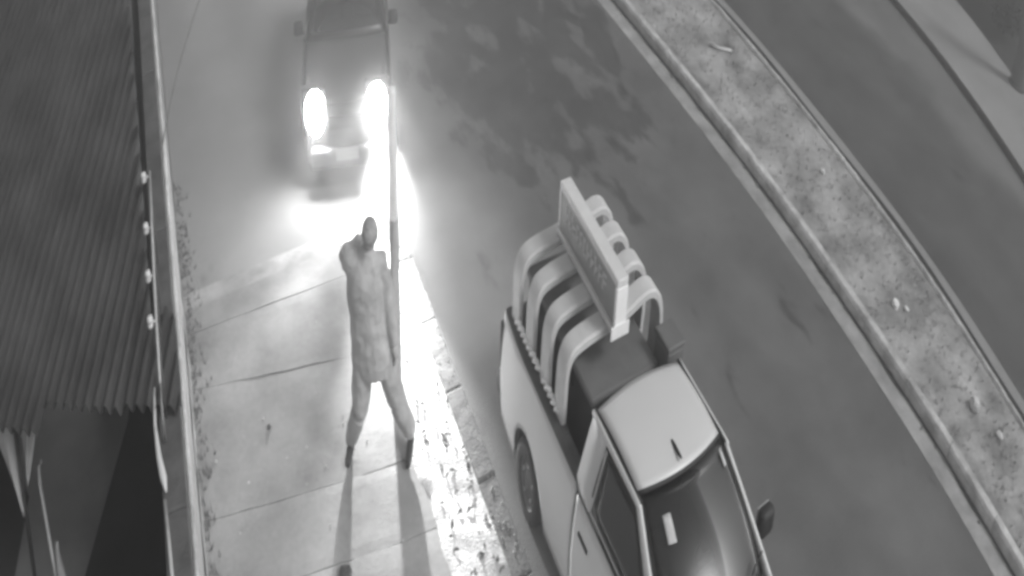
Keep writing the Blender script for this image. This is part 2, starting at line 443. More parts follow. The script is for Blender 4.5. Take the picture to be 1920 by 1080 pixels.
# frayed rope that hangs on over the coping edge
tag(tube('rope', [(-.445, 5.22, 2.545), (-.46, 4.95, 2.50), (-.44, 4.72, 2.49), (-.415, 4.6, 2.47), (-.40, 4.52, 2.46)], [.010, .014, .022, .028, .008], 'hoop'), 'frayed pale rope end lying over the wall coping', 'rope')
tag(tube('lit_edge_bar', [(-.415, 4.46, 2.462), (-.40, 4.2, 2.46), (-.385, 3.9, 2.46)], .014, 'pale_metal'), 'straight pale bar standing in for the lit wall edge by the yard', 'lit wall edge')  # bar added as the light on the wall's inner edge

# ------------------------------------------------------------------ house behind the wall with a corrugated roof
house = tag(empty('house', (-1.5, 6, 0)), 'low house with dark corrugated sheet roof behind the boundary wall', 'house')
RAZ, REL = R(23.5), R(13.5)
E0 = Vector((-1.17, 5.32, 2.5))                                        # a point on the eave
rd = Vector((math.sin(RAZ)*math.cos(REL), math.cos(RAZ)*math.cos(REL), math.sin(REL)))   # up the slope
rc = Vector((math.cos(RAZ), -math.sin(RAZ), 0))                         # along the eave
rn = rc.cross(rd).normalized()
roof = empty('roof'); under(roof, house); tag(roof)
PITCH, WAVES = .10, 8
SW_ = PITCH*WAVES
def sheet_bm(c0, s0, s1, jag, lift, clipx):
    bm = bmesh.new(); n = WAVES*8; rows = 9; vs_ = []
    for i in range(n+1):
        c = c0 + (SW_+.03)*i/n
        ph = 2*math.pi*c/PITCH
        row = []
        for j in range(rows):
            s = s0+(s1-s0)*j/(rows-1)
            row.append(bm.verts.new(E0 + rc*c + rd*s + rn*(.030*math.cos(ph)+lift+.010*math.sin(2.2*s+c*.9))))
        vs_.append(row)
    for i in range(n):
        for j in range(rows-1): bm.faces.new((vs_[i][j], vs_[i+1][j], vs_[i+1][j+1], vs_[i][j+1]))
    bmesh.ops.bisect_plane(bm, geom=bm.verts[:]+bm.edges[:]+bm.faces[:], plane_co=(clipx, 0, 0), plane_no=(1, 0, 0), clear_outer=True)
    return bm
random.seed(5)
def roof_sheet(c0, s0, s1, lift, clipx):
    bm = sheet_bm(c0, s0, s1, 0, lift, clipx)
    if len(bm.faces) < 6: bm.free(); return
    me = bpy.data.meshes.new('roof_sheet'); bmesh.ops.recalc_face_normals(bm, faces=bm.faces); bm.to_mesh(me); bm.free()
    o = link('roof_sheet', me, 'sheet', roof, True)
    s = o.modifiers.new('thickness', 'SOLIDIFY'); s.thickness = .004
for ci in range(-5, 5):
    roof_sheet(ci*SW_ + .42, [-.15, -.18, -.13, -.17, .0, .03, .0, .02, 0, 0][ci+5], 8.75, (.005 if ci % 2 else 0.), -.43)
roof_sheet(.42, .05, .62, -.012, -.22)                                   # short piece lapping over the wall at the corner
# walls under the roof, set back from the eave
def wallpoly(name, pts, hgt, th=.15):
    pass
def quad_wall(a, b, za, zb):
    a, b = Vector(a), Vector(b); d = (b-a).normalized(); n_ = Vector((-d.y, d.x, 0))*.07
    v = [a-n_, b-n_, b+n_, a+n_]
    vv = [(p.x, p.y, 0) for p in v] + [(v[0].x, v[0].y, za), (v[1].x, v[1].y, zb), (v[2].x, v[2].y, zb), (v[3].x, v[3].y, za)]
    return pyd('wall', vv, [(0, 1, 2, 3), (4, 5, 6, 7), (0, 1, 5, 4), (1, 2, 6, 5), (2, 3, 7, 6), (3, 0, 4, 7)], 'house_wall')
def rz_at(x, y):
    q = Vector((x, y, 0))-Vector((E0.x, E0.y, 0)); s = (q.x*math.sin(RAZ)+q.y*math.cos(RAZ))
    return E0.z + s*math.tan(REL) - .05
p1 = E0 + rd*5.2 - rc*1.55; p0 = E0 + rd*5.2 - rc*4.4
under(quad_wall((p0.x, p0.y, 0), (p1.x, p1.y, 0), rz_at(p0.x, p0.y), rz_at(p1.x, p1.y)), house)
under(quad_wall((-.62, p1.y+.1, 0), (-.62, 13.4, 0), rz_at(-.62, p1.y), rz_at(-.62, 13.4)), house)
for c_ in (-3.9, -2.6):
    q = E0 + rc*c_ + rd*.12
    under(tube('post', [(q.x, q.y, 0), (q.x, q.y, q.z-.03)], .045, 'house_wall'), house)
q0, q1 = E0 - rc*3.7 + rd*.5, E0 - rc*3.7 + rd*8.6
under(quad_wall((q0.x, q0.y, 0), (q1.x, q1.y, 0), rz_at(q0.x, q0.y), rz_at(q1.x, q1.y)), house)
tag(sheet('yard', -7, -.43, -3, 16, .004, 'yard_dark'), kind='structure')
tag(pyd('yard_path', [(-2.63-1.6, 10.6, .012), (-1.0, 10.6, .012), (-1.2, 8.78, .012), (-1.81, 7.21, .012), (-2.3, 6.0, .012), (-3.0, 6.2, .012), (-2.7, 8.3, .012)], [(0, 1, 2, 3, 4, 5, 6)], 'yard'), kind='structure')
# pale tarpaulin strips hanging below the eave and bits of pipe
def hang(name, a, b, c, label, cat, grp=None):
    v = [Vector(p) for p in (a, b, c)]
    def fn(u, w_):
        p = v[0].lerp(v[1], w_).lerp(v[2], u)
        return tuple(p + Vector((.02*math.sin(9*w_)*(1-u), .025*math.sin(7*w_+3*u), 0)))
    o = grid(name, fn, 12, 8, 'tarp', None, .01)
    return tag(o, label, cat, grp)
hang('tarpaulin', (-2.15, 5.78, 2.36), (-1.86, 5.68, 2.36), (-1.94, 5.70, 1.76), 'broad pale tarpaulin strip hanging under the roof edge, farther from the wall', 'tarpaulin', 'tarpaulin strips under the eave')
hang('tarpaulin', (-1.82, 5.68, 2.37), (-1.60, 5.62, 2.37), (-1.83, 5.65, 1.97), 'short pointed pale tarpaulin strip hanging under the roof edge by the yard path', 'tarpaulin', 'tarpaulin strips under the eave')
tag(tube('bent_pipe', [(-1.89, 6.45, 1.53), (-1.935, 6.45, 1.50), (-1.945, 6.42, 1.40), (-1.945, 6.40, .9), (-1.945, 6.40, .012)], .018, 'hoop'), 'thin pale bent pipe standing in the yard below the eave', 'pipe')
tag(tube('stake', [(-1.84, 6.30, .012), (-1.86, 6.34, .80), (-1.865, 6.35, .95), (-1.85, 6.35, 1.02)], [.07, .05, .022, .016], 'tarp'), 'short pale stake with a narrow tip standing in the yard', 'stake')
tag(tube('gate_post', [(-2.12, 5.9, .012), (-1.95, 5.74, 1.5), (-1.85, 5.64, 2.40)], .02, 'black'), 'dark leaning post between the tarpaulin strips', 'post')

# overhead cable that crosses down to the wall
pts = []
for k in range(15):
    t = k/14; a = Vector((.75, 10.4, 2.62)).lerp(Vector((-.26, 7.75, 2.43)), t); a.x -= .12*math.sin(math.pi*t); a.z -= .04*math.sin(math.pi*t); pts.append(a)
pts = [(3.2, 15.5, 4.4), (1.9, 12.9, 3.3)] + pts
tag(tube('cable', pts, .009, 'wire', seg=6), 'thin dark cable dropping in a curve to the wall top', 'cable')

# ------------------------------------------------------------------ slim post on the sidewalk
post = tag(empty('post', (2.52, 7.44, SW)), 'slim post, upper half whitened as headlight glare, on the sidewalk beside the person', 'post')
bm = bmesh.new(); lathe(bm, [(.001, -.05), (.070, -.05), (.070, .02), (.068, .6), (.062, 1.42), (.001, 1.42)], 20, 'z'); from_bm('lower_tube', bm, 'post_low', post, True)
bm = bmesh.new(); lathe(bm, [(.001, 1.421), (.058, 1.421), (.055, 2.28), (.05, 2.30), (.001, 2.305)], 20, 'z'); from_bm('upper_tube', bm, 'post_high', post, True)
bm = bmesh.new(); lathe(bm, [(.001, -.02), (.10, -.02), (.095, .012), (.066, .03), (.001, .03)], 20, 'z'); from_bm('footing', bm, 'kerb', post, True)

# ------------------------------------------------------------------ wheels shared by the vehicles
def wheel(parent, X, Y, r, wd, side, bolts=5, rim_mat='rim'):
    w_ = empty('wheel', (X, Y, r)); w_.parent = parent
    bm = bmesh.new(); h = wd/2
    lathe(bm, [(r*.62, -h), (r*.80, -h*1.02), (r*.95, -h*.92), (r, -h*.6), (r, h*.6), (r*.95, h*.92), (r*.80, h*1.02), (r*.62, h), (r*.60, 0), (r*.62, -h)], 32)
    from_bm('tyre', bm, 'rubber', w_, True)
    bm = bmesh.new(); s = side
    lathe(bm, [(r*.63, s*h*.95), (r*.60, s*h*.72), (r*.52, s*h*.55), (r*.30, s*h*.62), (r*.18, s*h*.80), (.001, s*h*.82)], 28)
    from_bm('rim', bm, rim_mat, w_, True)
    for k in range(bolts):
        a = 2*math.pi*k/bolts+.35
        bm = bmesh.new(); lathe(bm, [(.016, s*h*.58), (.016, s*h*.80), (.001, s*h*.84)], 8, 'y', (r*.40*math.cos(a), 0, r*.40*math.sin(a)))
        from_bm('bolt', bm, 'bolt', w_)
    return w_

# ------------------------------------------------------------------ pickup truck (local: X forward, Y to its left, Z up, origin under rear axle)
truck = tag(empty('pickup_truck', (4.40, 5.77, 0), R(-91.0)), 'white single-cab pickup truck parked along the kerb with hoops over its bed', 'pickup truck')
WB, WR = 2.72, .29
def half_w(X): return .80 - .06*max(0, (-X-.2)/.65)**2 - .13*max(0, (X-2.8)/.75)**2
PROF = [(.15, .93), (.25, .955), (.45, .99), (.6, 1.), (.8, .985), (.92, .96), (1.05, .925)]
def yside(X, z): return half_w(X)*lerp_table(PROF, z)
def arch(X):
    z = .20
    for xw in (0, WB):
        d = abs(X-xw)
        if d < .37: z = max(z, .27+math.sqrt(.37**2-d*d))
    return z
def belt(X): return 1.02 if X < 1.0 else (.99 if X < 2.4 else .99-.16*((X-2.4)/1.1)**1.3)
def side_panel(name, X0, X1, s, m='paint', parent=truck, off=0.):
    n = max(8, int((X1-X0)/.035))
    def fn(u, v):
        X = X0+(X1-X0)*u; a, b = arch(X), belt(X)
        z = a+(b-a)*v
        return (X, s*(yside(X, z)+off), z)
    return grid(name, fn, n, 10, m, parent, .012)
for s in (-1, 1):
    side_panel('bed_side', -.85, 1.00, s)
    d_ = side_panel('door', 1.035, 2.25, s, off=.003)
    bm = bmesh.new(); add_box(bm, (1.14, s*.795-.012, .80), (1.32, s*.795+.012, .83), .006); from_bm('handle', bm, 'black', d_)
    side_panel('front_fender', 2.285, 3.45, s)
    # dark inner shell behind the door gaps and wheel arches
    def fn(u, v, s=s):
        X = -.8+4.1*u; z = .25+.68*v; return (X, s*(yside(X, z)-.035), z if arch(X) < .21 else max(z, arch(X)))
    grid('inner_side', fn, 60, 4, 'black', truck)
    for xw in (0, WB):
        def fn(u, v, s=s, xw=xw):
            a = math.pi*u; return (xw+.375*math.cos(a), s*(.44+.33*v), .265+.375*math.sin(a))
        grid('wheel_arch', fn, 16, 1, 'black', truck)
        wheel(truck, xw, s*.70, WR, .185, s)
    # bed rail cap and inner wall
    def fn(u, v, s=s):
        X = -.84+1.80*v; yo = yside(X, 1.02)+.006
        pr = [(yo, 1.00), (yo-.012, 1.035), (yo-.07, 1.045), (.60, 1.04), (.595, 1.0), (.595, .58)]
        y_, z_ = pr[min(int(round(u*5)), 5)]; return (X, s*y_, z_)
    grid('bed_rail', fn, 5, 24, 'rail', truck, 0, False)
    # cab side frame (pillars) and window
    def gy(X, z): return .722-.145*((z-.985)/.49)**1.15 if z > .985 else .722
    outer = [(.95, .985), (2.62, .985), (1.83, 1.475), (1.02, 1.475)]
    inner = [(1.24, 1.01), (2.34, 1.01), (1.80, 1.42), (1.30, 1.42)]
    N = 8; vo, vi, ff = [], [], []
    for k in range(4):
        for j in range(N):
            t = j/N
            for tab, dst in ((outer, vo), (inner, vi)):
                a, b = tab[k], tab[(k+1) % 4]
                X, z = a[0]+(b[0]-a[0])*t, a[1]+(b[1]-a[1])*t
                dst.append((X, s*gy(X, z), z))
    n4 = 4*N
    for k in range(n4): ff.append((k, (k+1) % n4, n4+(k+1) % n4, n4+k))
    fo = pyd('side_frame', vo+vi, ff, 'paint', truck, True)
    sm = fo.modifiers.new('thickness', 'SOLIDIFY'); sm.thickness = .035; sm.offset = 0
    def fn(u, v, s=s):
        X0 = 1.24+.06*v; X1 = 2.34-.54*v; X = X0+(X1-X0)*u; z = 1.01+.41*v
        return (X, s*(gy(X, z)-.004), z)
    grid('side_window', fn, 8, 6, 'glass', truck, .004)
    gs = [(1.225, 1.0), (2.37, 1.0), (1.81, 1.432), (1.285, 1.432), (1.225, 1.0)]
    pts = []
    for a, b in zip(gs, gs[1:]):
        for j in range(4):
            X, z = a[0]+(b[0]-a[0])*j/4, a[1]+(b[1]-a[1])*j/4; pts.append((X, s*(gy(X, z)+.016), z))
    tube('window_seal', pts, .011, 'black', truck, 5)
    # mirror
    mh = empty('mirror', (2.26, s*.90, 1.10)); mh.parent = truck
    bm = bmesh.new(); add_box(bm, (-.05, -.10, -.08), (.06, .10, .10), .04); from_bm('housing', bm, 'black', mh, True)
    box('mirror_glass', (-.062, -.085, -.06), (-.052, .085, .08), 'lamp_off', mh, .004)
    tube('stalk', [(0, -s*.06, -.06), (-.02, -s*.18, -.10)], .02, 'black', mh)
    # headlamp
    bm = bmesh.new(); add_box(bm, (3.38, s*.60-.11, .60), (3.50, s*.60+.11, .76), .04); from_bm('headlight', bm, 'lamp_off', truck, True)
    bm = bmesh.new(); add_box(bm, (-.875, s*.70-.05, .60), (-.83, s*.70+.05, .95), .015); from_bm('tail_light', bm, 'rail', truck)
# roof
def rfx(y): return 1.845-.10*(abs(y)/.56)**2
def roof_fn(u, v):
    y_ = -.545+1.09*v; x0 = .985+.03*(abs(y_)/.55)**2; X = x0+(rfx(y_)-x0)*u
    e = min(u/.14, 1., (1-u)/.2); ey = min(1, (1-abs(y_)/.545)/.12)
    return (X, y_, 1.465+.038*(1-(y_/.56)**2)+.022*math.sin(math.pi*min(1, max(0, u)))+.010*min(e, ey))
grid('cab_roof', roof_fn, 14, 16, 'paint', truck, .012)
for s in (-1, 1):
    tube('roof_gutter', [(1.0+.84*k/8, s*(.566), 1.472) for k in range(9)], .014, 'black', truck, 6)
    tube('cant_rail', [(1.0+.86*k/8, s*.592, 1.462-.006*(k == 8)) for k in range(9)], .020, 'paint', truck, 6)
def ws_fn(u, v):
    t = v*2-1
    a = Vector((rfx(.555*t)+.012, .555*t, 1.468+.034*(1-t*t))); b = Vector((2.66-.20*t*t, .675*t, .99+.02*(1-t*t)))
    p = a.lerp(b, u); p.x += .045*math.sin(math.pi*u); p.z += .03*math.sin(math.pi*u); return tuple(p)
wsh = grid('windshield', ws_fn, 10, 16, 'glass', truck, .006)
tube('windshield_seal', [Vector(ws_fn(0, k/16)) for k in range(17)], .014, 'black', truck, 6)
for e in (0., 1.):
    tube('windshield_seal', [Vector(ws_fn(k/10, e)) for k in range(11)], .016, 'black', truck, 6)
st = grid('sticker', lambda u, v: tuple(Vector(ws_fn(.17+.17*u, .15+.075*v))+Vector((.012, 0, .014))), 5, 3, 'sticker', truck, .002)
st = grid('sticker', lambda u, v: tuple(Vector(ws_fn(.06+.12*u, .90+.035*v))+Vector((.012, 0, .014))), 3, 2, 'sticker', truck, .002)
tube('antenna', [(1.63, -.03, 1.528), (1.70, -.035, 1.538), (1.80, -.04, 1.545)], [.016, .016, .010], 'black', truck, 6)
for s in (-.30, .22):
    tube('wiper', [(2.62, s, 1.02), (2.52, s+.22, 1.12), (2.46, s+.42, 1.15)], .009, 'black', truck, 5)
# cab rear wall and rear window
def fn(u, v):
    z = .985+.475*v; y_ = (-1+2*u)*(.70-.135*v); return (.975+.03*v, y_, z)
grid('cab_back', fn, 10, 6, 'black', truck, .012)
def fn(u, v):
    z = 1.05+.33*v; y_ = (-1+2*u)*(.56-.07*v); return (.962+.028*v, y_, z)
grid('rear_window', fn, 6, 4, 'glass', truck, .005)
box('cab_back_lower', (.97, -.70, .5), (1.0, .70, .985), 'paint', truck)
# bed floor, tailgate, bumper, underbody
box('bed_floor', (-.82, -.595, .56), (.965, .595, .60), 'rail', truck)
bm = bmesh.new(); add_box(bm, (-.86, -.70, .52), (-.82, .70, 1.03), .015); tg = from_bm('tailgate', bm, 'paint', truck)
box('handle', (-.875, -.10, .90), (-.858, .10, .94), 'black', tg, .004)
bm = bmesh.new(); add_box(bm, (-.98, -.74, .34), (-.85, .74, .52), .04); from_bm('rear_bumper', bm, 'rail', truck)
box('number_plate', (-.985, -.2, .39), (-.979, .2, .49), 'plate', truck, .002)
box('underbody', (-.75, -.50, .22), (3.3, .50, .54), 'black', truck, .03)
box('cab_floor', (1.0, -.70, .30), (2.5, .70, .40), 'dash', truck)
# bonnet and nose
def fn(u, v):
    t = v*2-1; X = 2.64-.18*t*t + (3.46-.12*t*t-2.64+.18*t*t)*u
    return (X, t*(.70-.05*u), .975+.025*(1-t*t)-.17*u**1.6)
grid('bonnet', fn, 12, 12, 'paint', truck, .012)
def fn(u, v):
    t = v*2-1; return (3.50-.16*t*t+.02*math.sin(math.pi*u), t*.66, .24+.58*u)
grid('front_panel', fn, 8, 12, 'paint', truck, .012)
bm = bmesh.new(); add_box(bm, (3.44, -.70, .26), (3.58, .70, .46), .05); from_bm('front_bumper', bm, 'rail', truck)
box('grille', (3.49, -.40, .56), (3.535, .40, .70), 'black', truck, .01)
# cabin
box('dashboard', (2.10, -.62, .78), (2.5, .62, .99), 'dash', truck, .05)
for s in (-.33, .33):
    sb = empty('seat', (1.35, s, .40)); sb.parent = truck
    box('cushion', (-.05, -.24, 0), (.45, .24, .22), 'seat', sb, .05)
    bm = bmesh.new(); add_box(bm, (-.16, -.24, .12), (-.02, .24, .78), .05)
    for v in bm.verts: v.co.x -= (v.co.z-.12)*.16
    from_bm('backrest', bm, 'seat', sb)
    box('headrest', (-.27, -.12, .80), (-.18, .12, .98), 'seat', sb, .03)
bm = bmesh.new(); ring = [(1.98+.05*math.sin(a), .33+.18*math.cos(a), .98+.17*math.sin(a)) for a in [2*math.pi*k/20 for k in range(21)]]
add_tube(bm, ring, .014, 6, False); from_bm('steering_wheel', bm, 'black', truck, True)

# cargo chest in the bed
TM = truck.matrix_basis.copy()
def on_truck(name, label, cat, X, Y, Z, grp=None):
    p = TM @ Vector((X, Y, Z)) if False else Matrix.Translation(truck.location) @ Matrix.Rotation(R(-91), 4, 'Z') @ Vector((X, Y, Z))
    return tag(empty(name, p, R(-91)), label, cat, grp)
ch = on_truck('cargo_chest', 'long dark grey chest standing in the truck bed under the hoops', 'chest', 0, 0, .60)
box('chest_body', (-.72, -.44, 0), (.78, .44, .70), 'chest', ch, .02)
box('lid', (-.74, -.47, .702), (.80, .47, .76), 'chest_lid', ch, .02)
for X in (-.5, .3): box('latch', (X, -.472, .58), (X+.08, -.44, .72), 'black', ch, .004)
tb = on_truck('toolbox', 'small grey box on the bed rail behind the cab, street side', 'box', .80, .60, 1.046)
box('case', (-.13, -.12, 0), (.13, .13, .44), 'chest_lid', tb, .02)
box('lid', (-.135, -.125, .442), (.135, .135, .48), 'chest_lid', tb, .012)
# four hoops on two base rails
rk = on_truck('hoop_rack', 'rack of four thick pale hoops arched over the truck bed', 'rack', 0, 0, 1.05)
ctrl = [(-.635, 0), (-.633, .14), (-.630, .27), (-.617, .36), (-.575, .43), (-.50, .468), (-.34, .492), (-.18, .503), (0, .513), (.14, .528), (.32, .572), (.46, .60), (.57, .588), (.655, .53), (.705, .43), (.72, .30), (.715, .15), (.70, 0)]
path = []
for i in range(len(ctrl)-1):                                             # smooth curve through the bends
    p = [Vector(ctrl[max(0, min(len(ctrl)-1, i+k))]) for k in (-1, 0, 1, 2)]
    for t in (0, .5):
        q = .5*((2*p[1])+(p[2]-p[0])*t+(2*p[0]-5*p[1]+4*p[2]-p[3])*t*t+(3*p[1]-p[0]-3*p[2]+p[3])*t**3); path.append((q.x, q.y))
path.append(ctrl[-1])
for X in (-.65, -.29, .08, .42):
    bm = bmesh.new(); rings = []
    for i, (y_, z_) in enumerate(path):
        a, b = Vector(path[max(i-1, 0)]), Vector(path[min(i+1, len(path)-1)]); d = (b-a).normalized(); nn = Vector((-d.y, d.x))
        q = []
        for px_, pn in ((-.095, -.030), (-.095, .014), (-.08, .026), (.08, .026), (.095, .014), (.095, -.030)):
            q.append(bm.verts.new((X+px_, y_+nn.x*pn, z_+nn.y*pn)))
        rings.append(q)
    for a, b in zip(rings, rings[1:]):
        for k in range(6): bm.faces.new((a[k], a[(k+1) % 6], b[(k+1) % 6], b[k]))
    bm.faces.new(rings[0]); bm.faces.new(rings[-1])
    o = from_bm('hoop', bm, 'hoop', rk, True)
    e = o.modifiers.new('edges', 'EDGE_SPLIT'); e.split_angle = R(35)
for s in (-1, 1):
    box('base_rail', (-.80, (.70 if s > 0 else -.635)-.03, -.02), (.60, (.70 if s > 0 else -.635)+.03, .0), 'rail', rk, .004)
tube('spine', [(-.75, 0, .462), (.55, 0, .462)], .02, 'rail', rk)
# white lashing along the kerb-side rail
rp = on_truck('lashing_rope', 'bright white twisted rope lashed along the kerb-side bed rail', 'rope', 0, -.66, 1.055)
bm = bmesh.new()
X = -.60
while X < .42:
    if not (-.02 < X < .06):
        add_tube(bm, [(X, -.02, .02), (X+.03, -.012, .045), (X+.07, .012, .045), (X+.10, .02, .02)], [.012, .022, .022, .012], 6)
    X += .075
from_bm('twists', bm, 'rope', rp, True)
# sign on top of the hoops
sg = on_truck('sign_box', 'long pale-framed sign box with dark lettered face on top of the hoops', 'sign', .0, -.03, 1.59)
LX0, LX1, SH, ST = -.62, .64, .36, .075
box('back_panel', (LX0+.02, -ST+.02, .02), (LX1-.02, ST-.02, SH-.02), 'sign_frame', sg, 0)
bm = bmesh.new()
add_box(bm, (LX0, -ST, SH-.05), (LX1, ST, SH), .008); from_bm('frame_top', bm, 'sign_frame', sg)
bm = bmesh.new(); add_box(bm, (LX0, -ST-.02, 0), (LX1, ST+.02, .05), .008); from_bm('frame_bottom', bm, 'sign_frame', sg)
bm = bmesh.new(); add_box(bm, (LX0, -ST, .052), (LX0+.04, ST, SH-.052), .006); from_bm('frame_end', bm, 'sign_frame', sg)
bm = bmesh.new(); add_box(bm, (LX1-.035, -ST-.003, .052), (LX1+.004, ST+.003, SH-.052), .006); from_bm('frame_end', bm, 'sign_end_lit', sg)
bm = bmesh.new(); add_box(bm, (LX1+.003, -ST-.05, -.02), (LX1+.012, ST+.05, .07), .003); from_bm('end_bracket', bm, 'sign_end_lit', sg)
for s in (-1, 1):
    fc = box('face', (LX0+.04, s*(ST-.012)-.004, .05), (LX1-.04, s*(ST-.012)+.004, SH-.05), 'sign_face', sg, .001)
    random.seed(21)
    x = LX0+.16
    while x < LX1-.20:                              # illegible pale strokes of a one-line inscription
        wdt = random.uniform(.045, .075)
        bm = bmesh.new(); yy = s*(ST-.005)
        for a in [(0, 0, .018, .12)] + random.sample([(0, .10, wdt, .12), (0, 0, wdt, .018), (0, .052, wdt, .07), (0, .03, wdt*.7, .05)], 2):
            add_box(bm, (x+a[0], yy-.004, .15+a[1]), (x+a[2], yy+.004, .15+a[3]))
        from_bm('letter', bm, 'letter', sg)
        x += wdt+.022

# ------------------------------------------------------------------ oncoming car with its headlights on
car = tag(empty('car', (2.86, 10.92, 0), R(-90-17)), 'dark hatchback with both headlights on, nosing onto the sidewalk', 'car')
# local: X forward with the nose at X=0, Y to its left
CW = .83
def cw(X): return CW - .16*max(0, (X+.55)/.55)**2 - .05*max(0, (-3.2-X)/.6)**2
CPROF = [(.18, .93), (.35, .98), (.6, 1.), (.8, .985), (.95, .94)]
def cside(X, z): return cw(X)*lerp_table(CPROF, z)
def carch(X):
    z = .2
    for xw in (-.80, -3.25):
        d = abs(X-xw)
        if d < .36: z = max(z, .27+math.sqrt(.36**2-d*d))
    return z
def cbelt(X): return .96 if X < -1.1 else .96-.17*((X+1.1)/1.1)**1.5
def cpanel(name, X0, X1, s):
    def fn(u, v):
        X = X0+(X1-X0)*u; a, b = carch(X), cbelt(X); z = a+(b-a)*v; return (X, s*cside(X, z), z)
    return grid(name, fn, max(8, int(abs(X1-X0)/.04)), 8, 'car_paint', car, .012)
for s in (-1, 1):
    cpanel('front_fender', -1.25, -.06, s); cpanel('door', -2.35, -1.27, s); cpanel('rear_quarter', -3.95, -2.37, s)
    for xw in (-.80, -3.25):
        wheel(car, xw, s*.72, .29, .19, s)
        def fn(u, v, s=s, xw=xw):
            a = math.pi*u; return (xw+.37*math.cos(a), s*(.45+.33*v), .265+.37*math.sin(a))
        grid('wheel_arch', fn, 16, 1, 'black', car)
    def fn(u, v, s=s):
        z = .955+.44*v; X0 = -3.85+.35*v; X1 = -1.25-.72*v; return (X0+(X1-X0)*u, s*(.77-.19*v**1.2), z)
    grid('side_window', fn, 10, 6, 'glass', car, .005)
    for a, b in (((-1.20, .775, .955), (-1.95, .585, 1.40)), ((-2.45, .772, .955), (-2.5, .582, 1.41)), ((-3.9, .76, .955), (-3.5, .58, 1.39))):
        tube('pillar', [(a[0]+(b[0]-a[0])*k/5, s*(a[1]+(b[1]-a[1])*k/5+.006), a[2]+(b[2]-a[2])*k/5) for k in range(6)], .03, 'car_paint', car, 6)
    mh = empty('mirror', (-1.42, s*.90, 1.0)); mh.parent = car
    bm = bmesh.new(); add_box(bm, (-.05, -.09, -.06), (.06, .09, .08), .035); from_bm('housing', bm, 'car_paint', mh, True)
    tube('stalk', [(0, -s*.06, -.04), (0, -s*.14, -.06)], .018, 'black', mh)
    # headlamp unit: housing, lit lens and its own light
    hl = empty('headlight', (-.10, s*.55, .72)); hl.parent = car
    def fn(u, v, s=s):
        a = 2*math.pi*v; y_ = u*math.cos(a); z_ = u*math.sin(a)
        return (.02+.10*math.sqrt(max(0, 1-u*u))-.05*max(0, s*y_), y_*.20, z_*.225)
    grid('lens', fn, 6, 24, 'lamp', hl)  # lens enlarged to stand in for the headlight bloom
    bm = bmesh.new(); add_box(bm, (-.12, -.21, -.235), (.018, .21, .235), .03); from_bm('housing', bm, 'black', hl)
    ld = bpy.data.lights.new('headlight_beam', 'SPOT')
    ld.energy = 200 if s < 0 else 2400                  # the kerb-side lamp is the one on full beam
    ld.spot_size = R(40); ld.spot_blend = 1.; ld.shadow_soft_size = .07
    lo = bpy.data.objects.new('headlight_beam', ld); C.objects.link(lo); lo.parent = hl
    lo.location = (.17, 0, 0)
    aim = Vector((1, .075 if s > 0 else -.16, -.12))
    lo.rotation_euler = aim.to_track_quat('-Z', 'Y').to_euler()
def fn(u, v):
    t = v*2-1; X0 = -1.20+.14*(1-t*t); X1 = -.10+.10*(1-t*t)-.05*t*t
    return (X0+(X1-X0)*u, t*(.76-.06*u), .955+.045*(1-t*t)-.17*u**1.7)
grid('bonnet', fn, 12, 12, 'car_paint', car, .012)
def fn(u, v):
    t = v*2-1; return (.0-.20*t*t+.03*math.sin(math.pi*u), t*.70, .20+.62*u)
grid('nose', fn, 8, 12, 'car_paint', car, .012)
bm = bmesh.new(); add_box(bm, (-.14, -.68, .22), (.09, .68, .42), .07); from_bm('front_bumper', bm, 'car_paint', car, True)
box('grille', (.015, -.32, .60), (.055, .32, .72), 'black', car, .012)
box('number_plate', (.092, -.20, .32), (.10, .20, .44), 'plate', car, .003)
def cws(u, v):
    t = v*2-1; a = Vector((-1.95+.10*(1-t*t), .575*t, 1.42+.03*(1-t*t))); b = Vector((-1.20+.14*(1-t*t), .74*t, .965+.03*(1-t*t)))
    p = a.lerp(b, u); p.z += .03*math.sin(math.pi*u); return tuple(p)
grid('windshield', cws, 10, 12, 'glass', car, .006)
def fn(u, v):
    t = v*2-1; X = -3.55+(1.60+.10*(1-t*t))*u; return (X, .59*t, 1.405+.045*(1-t*t)+.03*math.sin(math.pi*u))
grid('roof', fn, 10, 10, 'car_paint', car, .012)
def fn(u, v):
    t = v*2-1; return (-3.98+.43*u+.05*(1-t*t)*(1-u), t*(.76-.18*u), .95+.46*u)
grid('rear_window', fn, 6, 8, 'glass', car, .006)
def fn(u, v):
    t = v*2-1; return (-4.0-.03*(1-t*t), t*.78, .25+.71*u)
grid('tailgate', fn, 6, 8, 'car_paint', car, .012)
box('underbody', (-3.8, -.55, .2), (-.15, .55, .5), 'black', car, .03)
box('cabin_floor', (-3.4, -.68, .4), (-1.2, .68, .5), 'dash', car)
box('dashboard', (-1.75, -.66, .78), (-1.3, .66, .94), 'dash', car, .05)
for s in (-.34, .34):
    sb = empty('seat', (-2.35, s, .5)); sb.parent = car
    box('cushion', (-.1, -.23, 0), (.4, .23, .18), 'seat', sb, .05)
    box('backrest', (-.24, -.23, .1), (-.1, .23, .7), 'seat', sb, .05)

# ------------------------------------------------------------------ person hurrying past the post
person = tag(empty('person', (2.06, 6.98, SW), -CAM_AZ), 'person in loose grey jacket and trousers striding past the slim post, one elbow raised', 'person')
